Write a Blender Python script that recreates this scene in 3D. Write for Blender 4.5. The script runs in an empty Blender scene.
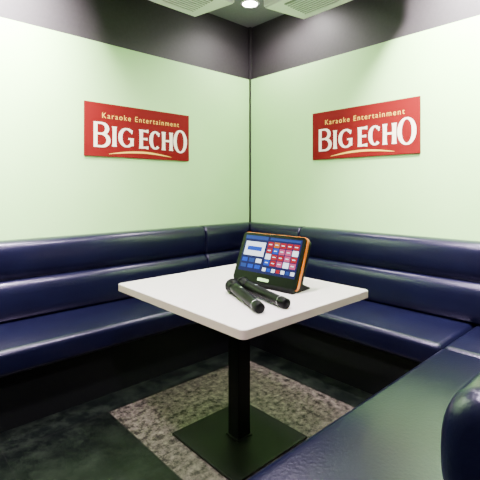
import bpy, bmesh, math, random
from mathutils import Vector, Matrix
random.seed(3)
CX, CY, CZ = -2.73, -2.82, 1.19
def W(dl, dr): return (dl+CX, dr+CY)
DL=(0.7356,0.6773); DR=(-0.6776,0.7355)
def cam2w(x,z):
    return (x*DL[0]+z*DL[1]+CX, x*DR[0]+z*DR[1]+CY)

# ---------------- materials ----------------
def mat(name, col, rough=0.5, metal=0.0, emit=None, es=0.0, noise=None, bump=0.0, bscale=200, spec=0.5, coat=0, stint=None):
    m=bpy.data.materials.new(name); m.use_nodes=True
    nt=m.node_tree; b=nt.nodes["Principled BSDF"]
    b.inputs["Base Color"].default_value=(*col,1); b.inputs["Roughness"].default_value=rough
    b.inputs["Metallic"].default_value=metal; b.inputs["Specular IOR Level"].default_value=spec
    b.inputs["Coat Weight"].default_value=coat
    if stint: b.inputs["Specular Tint"].default_value=(*stint,1)
    if emit: b.inputs["Emission Color"].default_value=(*emit,1); b.inputs["Emission Strength"].default_value=es
    tc=nt.nodes.new("ShaderNodeTexCoord")
    if noise:
        sc,col2,det=noise
        n=nt.nodes.new("ShaderNodeTexNoise"); n.inputs["Scale"].default_value=sc; n.inputs["Detail"].default_value=det
        r=nt.nodes.new("ShaderNodeValToRGB"); r.color_ramp.elements[0].position=.38; r.color_ramp.elements[1].position=.62
        r.color_ramp.elements[0].color=(*col,1); r.color_ramp.elements[1].color=(*col2,1)
        nt.links.new(tc.outputs["Object"],n.inputs["Vector"]); nt.links.new(n.outputs["Fac"],r.inputs["Fac"]); nt.links.new(r.outputs["Color"],b.inputs["Base Color"])
    if bump>0:
        n=nt.nodes.new("ShaderNodeTexNoise"); n.inputs["Scale"].default_value=bscale; n.inputs["Detail"].default_value=4
        bp=nt.nodes.new("ShaderNodeBump"); bp.inputs["Strength"].default_value=bump; bp.inputs["Distance"].default_value=0.01
        nt.links.new(tc.outputs["Object"],n.inputs["Vector"]); nt.links.new(n.outputs["Fac"],bp.inputs["Height"]); nt.links.new(bp.outputs["Normal"],b.inputs["Normal"])
    return m
M_panel=mat("panel_paint",(0.40,0.74,0.27),0.55,noise=(3,(0.42,0.75,0.285),2))
M_dark=mat("dark_wall_paint",(0.014,0.010,0.013),0.6,noise=(40,(0.018,0.013,0.017),4))
M_ceil=mat("ceiling_paint",(0.20,0.18,0.22),0.8,noise=(60,(0.185,0.165,0.205),4))
M_leather=mat("navy_leather",(0.0024,0.0026,0.013),0.28,bump=0.09,bscale=90,noise=(6,(0.003,0.0034,0.016),3),stint=(.82,.72,1.0),spec=.5)
M_base=mat("plinth_black",(0.002,0.002,0.003),0.5,spec=.3)
M_top=mat("table_laminate",(0.88,0.80,0.80),0.3,noise=(30,(0.86,0.78,0.78),3))
M_edge=mat("table_edge_band",(0.72,0.56,0.47),0.4)
M_metal=mat("black_powder_metal",(0.002,0.002,0.002),0.4,metal=0.0,bump=0.05,bscale=400,spec=.2)
M_black=mat("black_plastic",(0.001,0.001,0.0013),0.5,spec=.10)
M_blackg=mat("black_gloss",(0.001,0.001,0.0015),0.35,spec=.08)
M_mesh=mat("mic_grille",(0.0015,0.0015,0.0018),0.6,metal=0.0,bump=0.5,bscale=500,spec=.08)
M_silver=mat("silver",(0.6,0.6,0.62),0.25,metal=1)
M_orange=mat("orange_plastic",(0.60,0.15,0.004),0.35)
M_red=mat("sign_red",(0.13,0.001,0.0018),0.7,noise=(5,(0.14,0.0012,0.002),2),spec=.15)
M_cream=mat("sign_cream",(0.95,0.86,0.66),0.5)
M_gold=mat("sign_gold",(0.85,0.50,0.06),0.5)
M_white=mat("white_plastic",(0.74,0.70,0.74),0.4)
M_grille=mat("grey_grille",(0.2,0.2,0.21),0.6)
M_lamp=mat("lamp_glow",(1,1,1),0.5,emit=(1,0.97,0.92),es=120)

def floor_mat():
    m=bpy.data.materials.new("floor_tiles"); m.use_nodes=True
    nt=m.node_tree; L=nt.links; b=nt.nodes["Principled BSDF"]; b.inputs["Roughness"].default_value=0.38; b.inputs["Specular IOR Level"].default_value=.22
    tc=nt.nodes.new("ShaderNodeTexCoord"); 
    sep=nt.nodes.new("ShaderNodeSeparateXYZ"); L.new(tc.outputs["Object"],sep.inputs[0])
    def math_(op,a,bv):
        n=nt.nodes.new("ShaderNodeMath"); n.operation=op
        if isinstance(a,(int,float)): n.inputs[0].default_value=a
        else: L.new(a,n.inputs[0])
        if isinstance(bv,(int,float)): n.inputs[1].default_value=bv
        else: L.new(bv,n.inputs[1])
        return n.outputs[0]
    X,Y=sep.outputs[0],sep.outputs[1]
    x0=0.953+CX; x1=1.96+CX; y1=2.07+CY; y0=y1-1.5
    f=math_('MULTIPLY',math_('MULTIPLY',math_('GREATER_THAN',X,x0),math_('LESS_THAN',X,x1)),math_('MULTIPLY',math_('GREATER_THAN',Y,y0),math_('LESS_THAN',Y,y1)))
    def ns(sc,det,c0,c1,p0=.35,p1=.65):
        n=nt.nodes.new("ShaderNodeTexNoise"); n.inputs["Scale"].default_value=sc; n.inputs["Detail"].default_value=det; n.inputs["Roughness"].default_value=.75
        L.new(tc.outputs["Object"],n.inputs["Vector"])
        r=nt.nodes.new("ShaderNodeValToRGB"); r.color_ramp.elements[0].position=p0; r.color_ramp.elements[1].position=p1
        r.color_ramp.elements[0].color=(*c0,1); r.color_ramp.elements[1].color=(*c1,1); L.new(n.outputs["Fac"],r.inputs["Fac"]); return r.outputs["Color"]
    brown=ns(28,10,(0.010,0.008,0.0075),(0.23,0.185,0.165),.40,.70)
    dark=ns(9,10,(0.001,0.002,0.002),(0.016,0.021,0.016),.45,.72)
    mx=nt.nodes.new("ShaderNodeMix"); mx.data_type='RGBA'
    L.new(f,mx.inputs[0]); L.new(dark,mx.inputs[6]); L.new(brown,mx.inputs[7])
    fx=math_('LESS_THAN',math_('FRACT',math_('MULTIPLY',math_('SUBTRACT',X,x0),2.0),0),0.008)
    fy=math_('LESS_THAN',math_('FRACT',math_('MULTIPLY',math_('SUBTRACT',y1,Y),2.0),0),0.008)
    j=math_('MAXIMUM',fx,fy)
    mx2=nt.nodes.new("ShaderNodeMix"); mx2.data_type='RGBA'; L.new(math_('MULTIPLY',j,0.6),mx2.inputs[0]); L.new(mx.outputs[2],mx2.inputs[6]); mx2.inputs[7].default_value=(0.01,0.01,0.01,1)
    L.new(mx2.outputs[2],b.inputs["Base Color"])
    return m
M_floor=floor_mat()

# ---------------- helpers ----------------
def link(o,parent=None):
    bpy.context.scene.collection.objects.link(o)
    if parent: o.parent=parent
    return o
def empty(name,loc=(0,0,0),rot=(0,0,0)):
    o=bpy.data.objects.new(name,None); o.location=loc; o.rotation_euler=rot; o.empty_display_size=.1; return link(o)
def mesh_obj(name,bm,m,parent=None,smooth=False):
    bmesh.ops.recalc_face_normals(bm,faces=bm.faces)
    me=bpy.data.meshes.new(name); bm.to_mesh(me); bm.free()
    for mm in (m if isinstance(m,list) else [m]): me.materials.append(mm)
    if smooth:
        for p in me.polygons: p.use_smooth=True
    return link(bpy.data.objects.new(name,me),parent)
def box(name,lo,hi,m,parent=None,bev=0,seg=3,smooth=False):
    bm=bmesh.new(); bmesh.ops.create_cube(bm,size=1)
    for v in bm.verts:
        v.co=Vector([ (lo[i]+hi[i])/2+v.co[i]*(hi[i]-lo[i]) for i in range(3)])
    if bev: bmesh.ops.bevel(bm,geom=list(bm.edges),offset=bev,segments=seg,profile=.5,affect='EDGES')
    return mesh_obj(name,bm,m,parent,smooth or bev>0.008)
def pad(name,prof,P0,P1,n,m,parent,mit0=0,mit1=0,round_=0.02):
    """sweep closed profile [(d,h)] from P0 to P1 ; n = inward normal"""
    P0=Vector((*P0,0));P1=Vector((*P1,0)); t=(P1-P0); Ln=t.length; t.normalize(); n=Vector((*n,0))
    cd=sum(p[0] for p in prof)/len(prof); ch=sum(p[1] for p in prof)/len(prof)
    hd=max(p[0] for p in prof)-cd; hh=max(p[1] for p in prof)-ch
    rings=[]
    K=5
    for i in range(K+1):
        a=i/K*math.pi/2; rings.append((0,round_*(1-math.cos(a))*1.0,round_*(1-math.sin(a))))
    for i in range(K+1):
        a=(K-i)/K*math.pi/2; rings.append((1,-round_*(1-math.cos(a)),round_*(1-math.sin(a))))
    bm=bmesh.new(); R=[]
    for side,s,e in rings:
        ring=[]
        for d,h in prof:
            dd=cd+(d-cd)*(1-e/hd); h2=ch+(h-ch)*(1-e/hh)
            if side==0: pos=P0+t*(s+(dd*mit0))
            else: pos=P1+t*(s-(dd*mit1))
            ring.append(bm.verts.new(pos+n*dd+Vector((0,0,h2))))
        R.append(ring)
    N=len(prof)
    for a,b in zip(R,R[1:]):
        for i in range(N): bm.faces.new((a[i],a[(i+1)%N],b[(i+1)%N],b[i]))
    bm.faces.new(R[0]); bm.faces.new(R[-1])
    o=mesh_obj(name,bm,m,parent,True)
    return o
def superell(c,h,e=3.0,N=36):
    out=[]
    for i in range(N):
        a=2*math.pi*i/N; ca,sa=math.cos(a),math.sin(a)
        out.append((c[0]+h[0]*abs(ca)**(2/e)*(1 if ca>0 else -1), c[1]+h[1]*abs(sa)**(2/e)*(1 if sa>0 else -1)))
    return out
def lathe(name,prof,m,parent,seg=32):
    bm=bmesh.new(); R=[]
    for x,r in prof:
        R.append([bm.verts.new((x,r*math.cos(2*math.pi*i/seg),r*math.sin(2*math.pi*i/seg))) for i in range(seg)])
    for a,b in zip(R,R[1:]):
        for i in range(seg): bm.faces.new((a[i],a[(i+1)%seg],b[(i+1)%seg],b[i]))
    bm.faces.new(R[0]); bm.faces.new(R[-1])
    return mesh_obj(name,bm,m,parent,True)

# ---------------- room ----------------
H=2.74; XL=-3.7; YB=-3.9; YN=-2.72; XN=-2.07
T=0.1
box("floor",(XL-T,YB-T,-0.1),(T,T,0),M_floor)
box("ceiling",(XL-T,YB-T,H),(T,T,H+0.1),M_ceil)
wl=box("wall_left",(XL-T,0,0),(T,T,H),M_dark)
wr=box("wall_right",(0,YN-T,0),(T,0,H),M_dark)
box("wall_near",(XN,YN-T,0),(0,YN,H),M_dark)
box("wall_alcove",(XN,YB,0),(XN+T,YN-T,H),M_dark)
box("wall_back",(XL-T,YB-T,0),(XN+T,YB,H),M_dark)
box("wall_side",(XL-T,YB,0),(XL,0,H),M_dark)
PT=2.235
box("wall_left_panel",(XL+.01,-0.018,0.80),(-0.03,-0.0005,PT),M_panel,wl,bev=.002)
box("wall_right_panel",(-0.018,YN+.01,0.80),(-0.0005,-0.03,PT),M_panel,wr,bev=.002)
box("trim_1",(-0.028,-0.028,0.8),(-0.0005,-0.0005,H-.001),M_dark)

# ---------------- sofa ----------------
S=empty("banquette_sofa")
up=superell((.083,.765),(.082,.12),3.2); lo=superell((.098,.535),(.096,.125),3.4)
XS=-3.3
segsL=[(XS,-2.4),(-2.4,-.68)]
k=0
G=.021
for prof,nm in ((up,"back_upper"),(lo,"back_lower")):
    for a,b in segsL:
        k+=1; pad(f"{nm}_{k}",prof,(a,-G),(b,-G),(0,-1),M_leather,S)
    k+=1; pad(f"{nm}_{k}",prof,(-.68,-G),(-G,-G),(0,-1),M_leather,S,0,1)
    k+=1; pad(f"{nm}_{k}",prof,(-G,-G),(-G,-.745),(-1,0),M_leather,S,1,0)
    k+=1; pad(f"{nm}_{k}",prof,(-G,-.745),(-G,YN+.002),(-1,0),M_leather,S,0,1)
    k+=1; pad(f"{nm}_{k}",prof,(-G,YN+.002),(-.70,YN+.002),(0,1),M_leather,S,1,0)
YF=0.80+CY   # near bench front edge
nprofU=superell((.090,.75),(.087,.125),2.5); nprofL=superell((.096,.53),(.094,.12),3.4)
XE=0.69+CX
pad("near_back_upper",nprofU,(-.70,YN+.002),(XE,YN+.002),(0,1),M_leather,S,0,0,.04)
pad("near_back_lower",nprofL,(-.70,YN+.002),(XE,YN+.002),(0,1),M_leather,S,0,0,.04)
def seat(name,x0,y0,x1,y1):
    bm=bmesh.new(); bmesh.ops.create_cube(bm,size=1)
    x0,x1=min(x0,x1)+.001,max(x0,x1)-.001; y0,y1=min(y0,y1)+.001,max(y0,y1)-.001
    for v in bm.verts: v.co=Vector(((x0+x1)/2+v.co.x*(x1-x0),(y0+y1)/2+v.co.y*(y1-y0),.355+v.co.z*.13))
    bmesh.ops.bevel(bm,geom=list(bm.edges),offset=.032,segments=6,profile=.5,affect='EDGES')
    o=mesh_obj(name,bm,M_leather,S,True)
    return o
SF=.65
seat("seat_1",XS,-.05,-2.4,-SF); seat("seat_2",-2.4,-.05,-SF,-SF)
seat("seat_3",-SF,-.05,-.05,-SF); seat("seat_4",-.05,-SF,-SF,YF)
seat("seat_5",-.05,YF,-SF,YN+.1); seat("seat_6",-SF,YF,XE-.10,YN+.06)
bd=.57
box("plinth_1",(XS,-bd,0),(-.003,-.003,.292),M_base,S)
box("plinth_2",(-bd,YN+.003,0),(-.003,-bd,.292),M_base,S)
box("plinth_3",(XE,YN+.003,0),(-bd,YF-.08,.292),M_base,S)

# ---------------- table ----------------
tl=empty("pedestal_table",(1.318+CX,1.437+CY,0))
hx,hy=.402,.458
def rrect(hx,hy,r,n=6):
    pts=[]
    for cx,cy,a0 in ((hx-r,hy-r,0),(-hx+r,hy-r,90),(-hx+r,-hy+r,180),(hx-r,-hy+r,270)):
        for i in range(n+1):
            a=math.radians(a0+90*i/n); pts.append((cx+r*math.cos(a),cy+r*math.sin(a)))
    return pts
def slab(name,pts,z0,z1,mats,parent,sidemat=0,bev=0):
    bm=bmesh.new(); a=[bm.verts.new((x,y,z0)) for x,y in pts]; b=[bm.verts.new((x,y,z1)) for x,y in pts]
    bm.faces.new(a); bm.faces.new(b); N=len(pts)
    for i in range(N):
        f=bm.faces.new((a[i],a[(i+1)%N],b[(i+1)%N],b[i])); f.material_index=sidemat
    return mesh_obj(name,bm,mats,parent)
slab("top",rrect(hx,hy,.022),.689,.72,[M_top,M_edge],tl,1)
slab("top_face",rrect(hx-.002,hy-.002,.020),.72,.7215,[M_top],tl)
slab("support_plate",rrect(.16,.16,.01),.679,.6888,[M_metal],tl)
box("column",(-.038,-.038,.014),(.038,.038,.680),M_metal,tl,bev=.004)
box("base_plate",(-.23,-.23,0.001),(.23,.23,.014),M_metal,tl,bev=.004)
box("base_collar",(-.045,-.045,.014),(.045,.045,.02),M_metal,tl,bev=.002)

# ---------------- signs ----------------
def stroke_bm(bm,pts,ws,y):
    P=[Vector((p[0],p[1])) for p in pts]; L=[];R=[]
    for i,p in enumerate(P):
        t=(P[min(i+1,len(P)-1)]-P[max(i-1,0)]).normalized(); nn=Vector((-t.y,t.x)); w=ws[i]/2
        L.append(bm.verts.new((p.x+nn.x*w,y,p.y+nn.y*w))); R.append(bm.verts.new((p.x-nn.x*w,y,p.y-nn.y*w)))
    for i in range(len(P)-1): bm.faces.new((L[i],R[i],R[i+1],L[i+1]))
def arcpts(cx,cy,rx,ry,a0,a1,n=28):
    return [(cx+rx*math.cos(math.radians(a0+(a1-a0)*i/n)),cy+ry*math.sin(math.radians(a0+(a1-a0)*i/n)),a0+(a1-a0)*i/n) for i in range(n+1)]
def glyph(bm,ch,x0,x1,z0,z1,y):
    w=x1-x0;h=z1-z0; st=.030; th=.015
    cnt=[0]
    def S_(pts,ws): 
        cnt[0]+=1; stroke_bm(bm,pts,ws,y-.00012*cnt[0])
    def stem(x): 
        ys=[0,.06,.15,.5,.85,.94,1]; fl=[1.3,1.1,1,.94,1,1.1,1.3]
        S_([(x,z0+h*v) for v in ys],[st*f for f in fl])
    def arm(xa,xb,z,fl=1.7):
        S_([(xa,z),(xa+(xb-xa)*.6,z),(xb,z)],[th,th,th*fl])
    def arc(cx,cy,rx,ry,a0,a1):
        p=arcpts(cx,cy,rx,ry,a0,a1); ws=[th*.85+(st*1.05-th*.85)*abs(math.cos(math.radians(q[2])))**1.3 for q in p]
        S_([(q[0],q[1]) for q in p],ws)
    if ch=='I': stem(x0+w/2)
    elif ch=='E':
        stem(x0+st*.6); arm(x0+st*.5,x1,z1-th*.6); arm(x0+st*.5,x1-w*.1,z0+h*.52,1.3); arm(x0+st*.5,x1,z0+th*.6)
    elif ch=='H':
        stem(x0+st*.6); stem(x1-st*.6); S_([(x0+st*.5,z0+h*.52),(x1-st*.5,z0+h*.52)],[th,th])
    elif ch=='O':
        arc(x0+w/2,z0+h/2,w/2-st/2,h/2-th/2,0,360)
    elif ch in 'CG':
        a0=48
        arc(x0+w*.54,z0+h/2,w*.54-st/2,h/2-th/2,a0,360-(a0 if ch=='C' else 50))
        xx=x0+w*.54+(w*.54-st/2)*math.cos(math.radians(a0)); zz=z0+h/2+(h/2-th/2)*math.sin(math.radians(a0))
        S_([(xx+th*.3,zz-h*.12),(xx+th*.3,zz+h*.07)],[th*.6,th*1.3])
        if ch=='G':
            S_([(x1-st*.5,z0+h*.10),(x1-st*.5,z0+h*.48)],[st*.9,st*.9]); S_([(x1-w*.36,z0+h*.45),(x1,z0+h*.45)],[th*.8,th*.8])
    elif ch=='B':
        sw=st*.9; xs_=x0+sw/2
        S_([(xs_,z0),(xs_,z1)],[sw,sw])
        zm=z0+h*.54; t2=th*.9
        for za,zb,xr in ((zm-t2/2,z1,x1-w*.08),(z0,zm+t2/2,x1)):
            cz=(za+zb)/2; ry=(zb-za)/2-t2/2; bx=xr-st/2
            cxx=x0+w*.45; rx=bx-cxx
            p=arcpts(cxx,cz,rx,ry,-90,90); S_([(q[0],q[1]) for q in p],[t2+(st-t2)*abs(math.cos(math.radians(q[2])))**1.3 for q in p])
            for zz in (cz-ry,cz+ry): S_([(xs_,zz),(cxx+.001,zz)],[t2,t2])
def sign(loc,rotz):
    s=box("wall_sign",(-.44,-.012,-.19),(.44,-.0005,.19),M_red,None,bev=.002); s.location=loc; s.rotation_euler=(0,0,rotz)
    y=-.0132
    bm=bmesh.new(); w=.88
    U=lambda f:-.44+w*f
    V=lambda f:.19-.38*f
    for i,(ch,a,b,t,bt) in enumerate((('B',.085,.225,.36,.83),('I',.235,.285,.42,.80),('G',.295,.435,.42,.80),('E',.485,.575,.42,.80),('C',.585,.695,.42,.80),('H',.71,.83,.42,.80),('O',.835,.985,.34,.84))):
        glyph(bm,ch,U(a)-.01,U(b)-.01,V(bt),V(t),y)
    mesh_obj("logo_lettering",bm,M_cream,s)
    bm=bmesh.new(); n=24; pts=[];ws=[]
    for i in range(n+1):
        f=i/n; pts.append((U(.20+.60*f),V(.955-.075*math.sin(math.pi*f*.9+.1)))); ws.append(.002+.013*math.sin(math.pi*f)**.8)
    stroke_bm(bm,pts,ws,y); mesh_obj("logo_swoosh",bm,M_gold,s)
    cu=bpy.data.curves.new("t",'FONT'); cu.body="Karaoke Entertainment"; cu.size=.056; cu.space_character=1.28; cu.offset=0; cu.align_x='CENTER'
    o=bpy.data.objects.new("t",cu); bpy.context.scene.collection.objects.link(o)
    bpy.context.view_layer.update()
    me=bpy.data.meshes.new_from_object(o.evaluated_get(bpy.context.evaluated_depsgraph_get())); bpy.data.objects.remove(o)
    xs=[v.co.x for v in me.vertices]; sc=(w*.74)/(max(xs)-min(xs))
    for v in me.vertices: v.co=Vector((v.co.x*sc-.0*w, 0, v.co.y*1.0))
    me.materials.clear(); me.materials.append(M_gold)
    t=bpy.data.objects.new("tagline_lettering",me); link(t,s); t.location=(0.01,y-.001,V(.28))
    return s
sign((-1.18,-.0185,1.612),0)
sign((-.0185,-1.207,1.618),-math.pi/2)

# ---------------- tablet ----------------
TZ=.7215
bl=Vector(cam2w(-.038,2.07)); br=Vector(cam2w(.250,1.80))
ctr=(bl+br)/2; d=(br-bl); TW=d.length; ang=math.atan2(d.y,d.x)
tab=empty("touch_tablet",(ctr.x,ctr.y,TZ),(0,0,ang))
tilt=math.radians(-22)
body=empty("body",(0,0,.014)); body.parent=tab; body.rotation_euler=(tilt,0,0)
hw=TW/2; TH=.25
def rslab(name,x0,x1,z0,z1,y0,y1,r,m,parent):
    pts=[(x+(x0+x1)/2,z+(z0+z1)/2) for x,z in rrect((x1-x0)/2,(z1-z0)/2,r)]
    bm=bmesh.new(); a=[bm.verts.new((x,y0,z)) for x,z in pts]; b=[bm.verts.new((x,y1,z)) for x,z in pts]
    bm.faces.new(a);bm.faces.new(b);N=len(pts)
    for i in range(N): bm.faces.new((a[i],a[(i+1)%N],b[(i+1)%N],b[i]))
    return mesh_obj(name,bm,m,parent)
rslab("shell",-hw,hw,0,TH,.004,.018,.022,M_orange,body)
rslab("rear_cover",-hw+.004,hw-.004,.006,TH-.006,.018,.042,.02,M_black,body)
rslab("front_bezel",-hw+.004,hw-.004,.0,TH-.004,-.004,.006,.018,M_blackg,body)
def emat(name,c,s): return mat(name,(0.003,0.003,0.004),.4,emit=c,es=s,spec=.05)
E_bg=emat("screen_bg",(0.012,0.010,0.15),.9); E_hdr=emat("screen_header",(0.03,0.09,0.5),.9); E_wh=emat("screen_white",(.75,.85,1),2.4)
E_red=emat("screen_red",(.70,.002,.03),.9); E_pk=emat("screen_pink",(.80,.10,.28),1.1); E_bl=emat("screen_blue",(.01,.08,.8),1.1); E_or=emat("screen_orange",(.9,.22,.02),1.0)
sx0,sx1=-hw+.025,hw-.022; sz0,sz1=.05,TH-.018
def scr(name,a,b,c,dd,m,lay=1):
    x0=sx0+(sx1-sx0)*a;x1=sx0+(sx1-sx0)*b;z0=sz1-(sz1-sz0)*dd;z1=sz1-(sz1-sz0)*c
    box(name,(x0,-.0045-.0004*lay,z0),(x1,-.0041,z1),m,body)
scr("screen",0,1,0,1,E_bg,1)
scr("screen_header",0,.42,0,.10,E_hdr,2)
scr("header_chip",.46,.98,.02,.08,E_hdr,2)
scr("screen_banner",.03,.40,.17,.56,E_wh,2)
scr("banner_text",.08,.35,.30,.42,E_bl,3)
for i in range(3): scr(f"left_button_{i}",.03+.13*i,.13+.13*i,.63,.74,[E_bl,E_hdr,E_wh][i],2)
for i in range(3): scr(f"left_button_low_{i}",.03+.13*i,.13+.13*i,.80,.90,[E_hdr,E_bl,E_bl][i],2)
cols=[E_red,E_pk,E_red,E_or,E_wh,E_red,E_red,E_pk,E_bl,E_red,E_wh,E_pk,E_red,E_red,E_pk,E_bl,E_red,E_wh,E_red,E_pk]
for r in range(4):
    for c in range(5):
        scr(f"tile_{r}_{c}",.44+.11*c,.535+.11*c,.13+.165*r,.275+.165*r,cols[(r*5+c*3)%20],2)
        scr(f"tile_label_{r}_{c}",.46+.11*c,.51+.11*c,.19+.165*r,.21+.165*r,E_wh,3)
for c in range(7): scr(f"bottom_button_{c}",.44+.08*c,.50+.08*c,.84,.93,[E_wh,E_bl,E_wh,E_red,E_wh,E_hdr,E_wh][c],2)
rslab("brand_badge",-.035,.035,.014,.028,-.0052,-.003,.003,M_silver,body)
bm=bmesh.new()
sec=[(-.012,0),(.13,0),(.13,.008),(.075,.03),(.05,.09),(.03,.09),(.0,.022),(-.012,.014)]
a=[bm.verts.new((-hw+.015,y,z)) for y,z in sec]; b=[bm.verts.new((hw-.015,y,z)) for y,z in sec]
bm.faces.new(a);bm.faces.new(b)
for i in range(len(sec)): bm.faces.new((a[i],a[(i+1)%len(sec)],b[(i+1)%len(sec)],b[i]))
mesh_obj("stand",bm,M_black,tab)

# ---------------- microphones ----------------
def mic(p0,p1,sc=1.2):
    h=Vector(cam2w(*p0)); t=Vector(cam2w(*p1)); dd=(t-h)
    e=empty("microphone",(h.x,h.y,TZ+.0275*sc),(0,math.radians(2.2),math.atan2(dd.y,dd.x)))
    e.scale=(sc,)*3
    hp=[(-.026*math.cos(math.pi*i/14*.92)+.0,.0265*math.sin(math.pi*i/14*.92)+.0004) for i in range(15)]
    lathe("grille_head",hp,M_mesh,e)
    lathe("grille_band",[(-.002,.0262),(-.0018,.0275),(.004,.0275),(.0042,.0262)],M_black,e)
    lathe("neck",[(.0,.0262),(.012,.025),(.024,.021),(.035,.0195)],M_black,e)
    lathe("handle",[(.034,.018),(.036,.0205),(.07,.0195),(.16,.0175),(.235,.0165),(.24,.0185),(.268,.0175),(.272,.014)],M_black,e)
    lathe("tail_ring",[(.234,.0160),(.235,.0180),(.2365,.0180),(.2375,.0160)],M_silver,e)
    box("power_switch",(.085,-.003,.0165),(.099,.003,.0205),M_silver,e,bev=.001)
mic((-.035,1.83),(.085,1.50))
mic((.012,1.86),(.185,1.58))

# ---------------- ceiling speakers ----------------
def speaker(loc,rotz,flip):
    e=empty("ceiling_speaker",loc,(0,0,rotz))
    hw2=.42
    pts=[(-hw2,.18),(hw2,.18),(hw2+.07,-.20),(-hw2-.07,-.20)]
    bm=bmesh.new(); a=[bm.verts.new((x,y,0)) for x,y in pts]; b=[bm.verts.new((x,y,.17)) for x,y in pts]
    bm.faces.new(a);bm.faces.new(b)
    for i in range(4): bm.faces.new((a[i],a[(i+1)%4],b[(i+1)%4],b[i]))
    bmesh.ops.bevel(bm,geom=list(bm.edges),offset=.012,segments=3,affect='EDGES')
    mesh_obj("cabinet",bm,M_white,e)
    box("grille",(-hw2+.08,-.14,-.006),(hw2-.08,.11,.002),M_grille,e,bev=.003)
    for i in range(9): 
        y=-.125+.027*i; box(f"louvre_{i}",(-hw2+.09,y,-.012),(hw2-.09,y+.008,-.004),M_white,e)
    for x in (-.25,.25): box(f"bracket_{'a' if x<0 else 'b'}",(x-.02,-.03,.168),(x+.02,.03,H-2.49),M_metal,e)
speaker((1.42+CX,2.32+CY,2.49),0,1)
speaker((2.30+CX,1.55+CY,2.49),-math.pi/2,1)

# ---------------- lights ----------------
def downlight(x,y,power,spot=True,target=None,size=150,blend=.8,col=(1,.95,.92),r0=.048):
    e=empty("recessed_downlight",(x,y,H))
    bm=bmesh.new(); seg=32; prof=[(r0,-.001),(r0+.002,-.010),(r0+.012,-.010),(r0+.018,-.002)]
    R=[[bm.verts.new((r*math.cos(2*math.pi*i/seg),r*math.sin(2*math.pi*i/seg),z)) for i in range(seg)] for r,z in prof]
    for a,b in zip(R,R[1:]):
        for i in range(seg): bm.faces.new((a[i],a[(i+1)%seg],b[(i+1)%seg],b[i]))
    mesh_obj("trim_ring",bm,M_white,e,True)
    bm=bmesh.new(); bmesh.ops.create_circle(bm,cap_ends=True,radius=r0,segments=32)
    for v in bm.verts: v.co.z=-.004
    mesh_obj("lens",bm,M_lamp,e)
    ld=bpy.data.lights.new("bulb",'SPOT'); ld.energy=power; ld.spot_size=math.radians(size); ld.spot_blend=blend; ld.shadow_soft_size=.05; ld.color=col
    lo_=bpy.data.objects.new("bulb",ld); link(lo_,e); lo_.location=(0,0,-.02)
    if target:
        v=Vector(target)-Vector((x,y,H)); lo_.rotation_euler=v.to_track_quat('-Z','Y').to_euler()
for dl,dr in ((2.36,2.44),(2.50,2.10)):
    x,y=W(dl,dr); downlight(x,y,80,r0=.06)
for x,pw in ((-2.9,1000),(-2.25,1200),(-1.95,500)):
    downlight(x,-.60,pw,target=(x-.15,0,2.1),size=108,blend=1,col=(1,.92,.93))
for y,pw in ((-1.45,520),(-1.90,1100),(-2.45,1000)):
    downlight(-.62,y,pw,target=(0,y-.05,2.0),size=108,blend=1,col=(1,.94,.93))
for x,y in ((-1.45,-1.45),(-2.5,-1.5),(-2.4,-2.6)):  # unseen ceiling lamps, added as general fill to brighten the room
    downlight(x,y,290,size=160,col=(1,.93,.97))

w=bpy.data.worlds.new("world"); bpy.context.scene.world=w; w.use_nodes=True
w.node_tree.nodes["Background"].inputs[0].default_value=(.5,.5,.55,1); w.node_tree.nodes["Background"].inputs[1].default_value=.3

# ---------------- camera ----------------
cd=bpy.data.cameras.new("camera"); cam=bpy.data.objects.new("camera",cd); link(cam)
cam.location=(CX,CY,CZ); cam.rotation_euler=(math.pi/2,0,math.radians(-42.64))
cd.sensor_width=36; cd.lens=30.5; cd.shift_y=-51/480; cd.clip_start=.01
bpy.context.scene.camera=cam
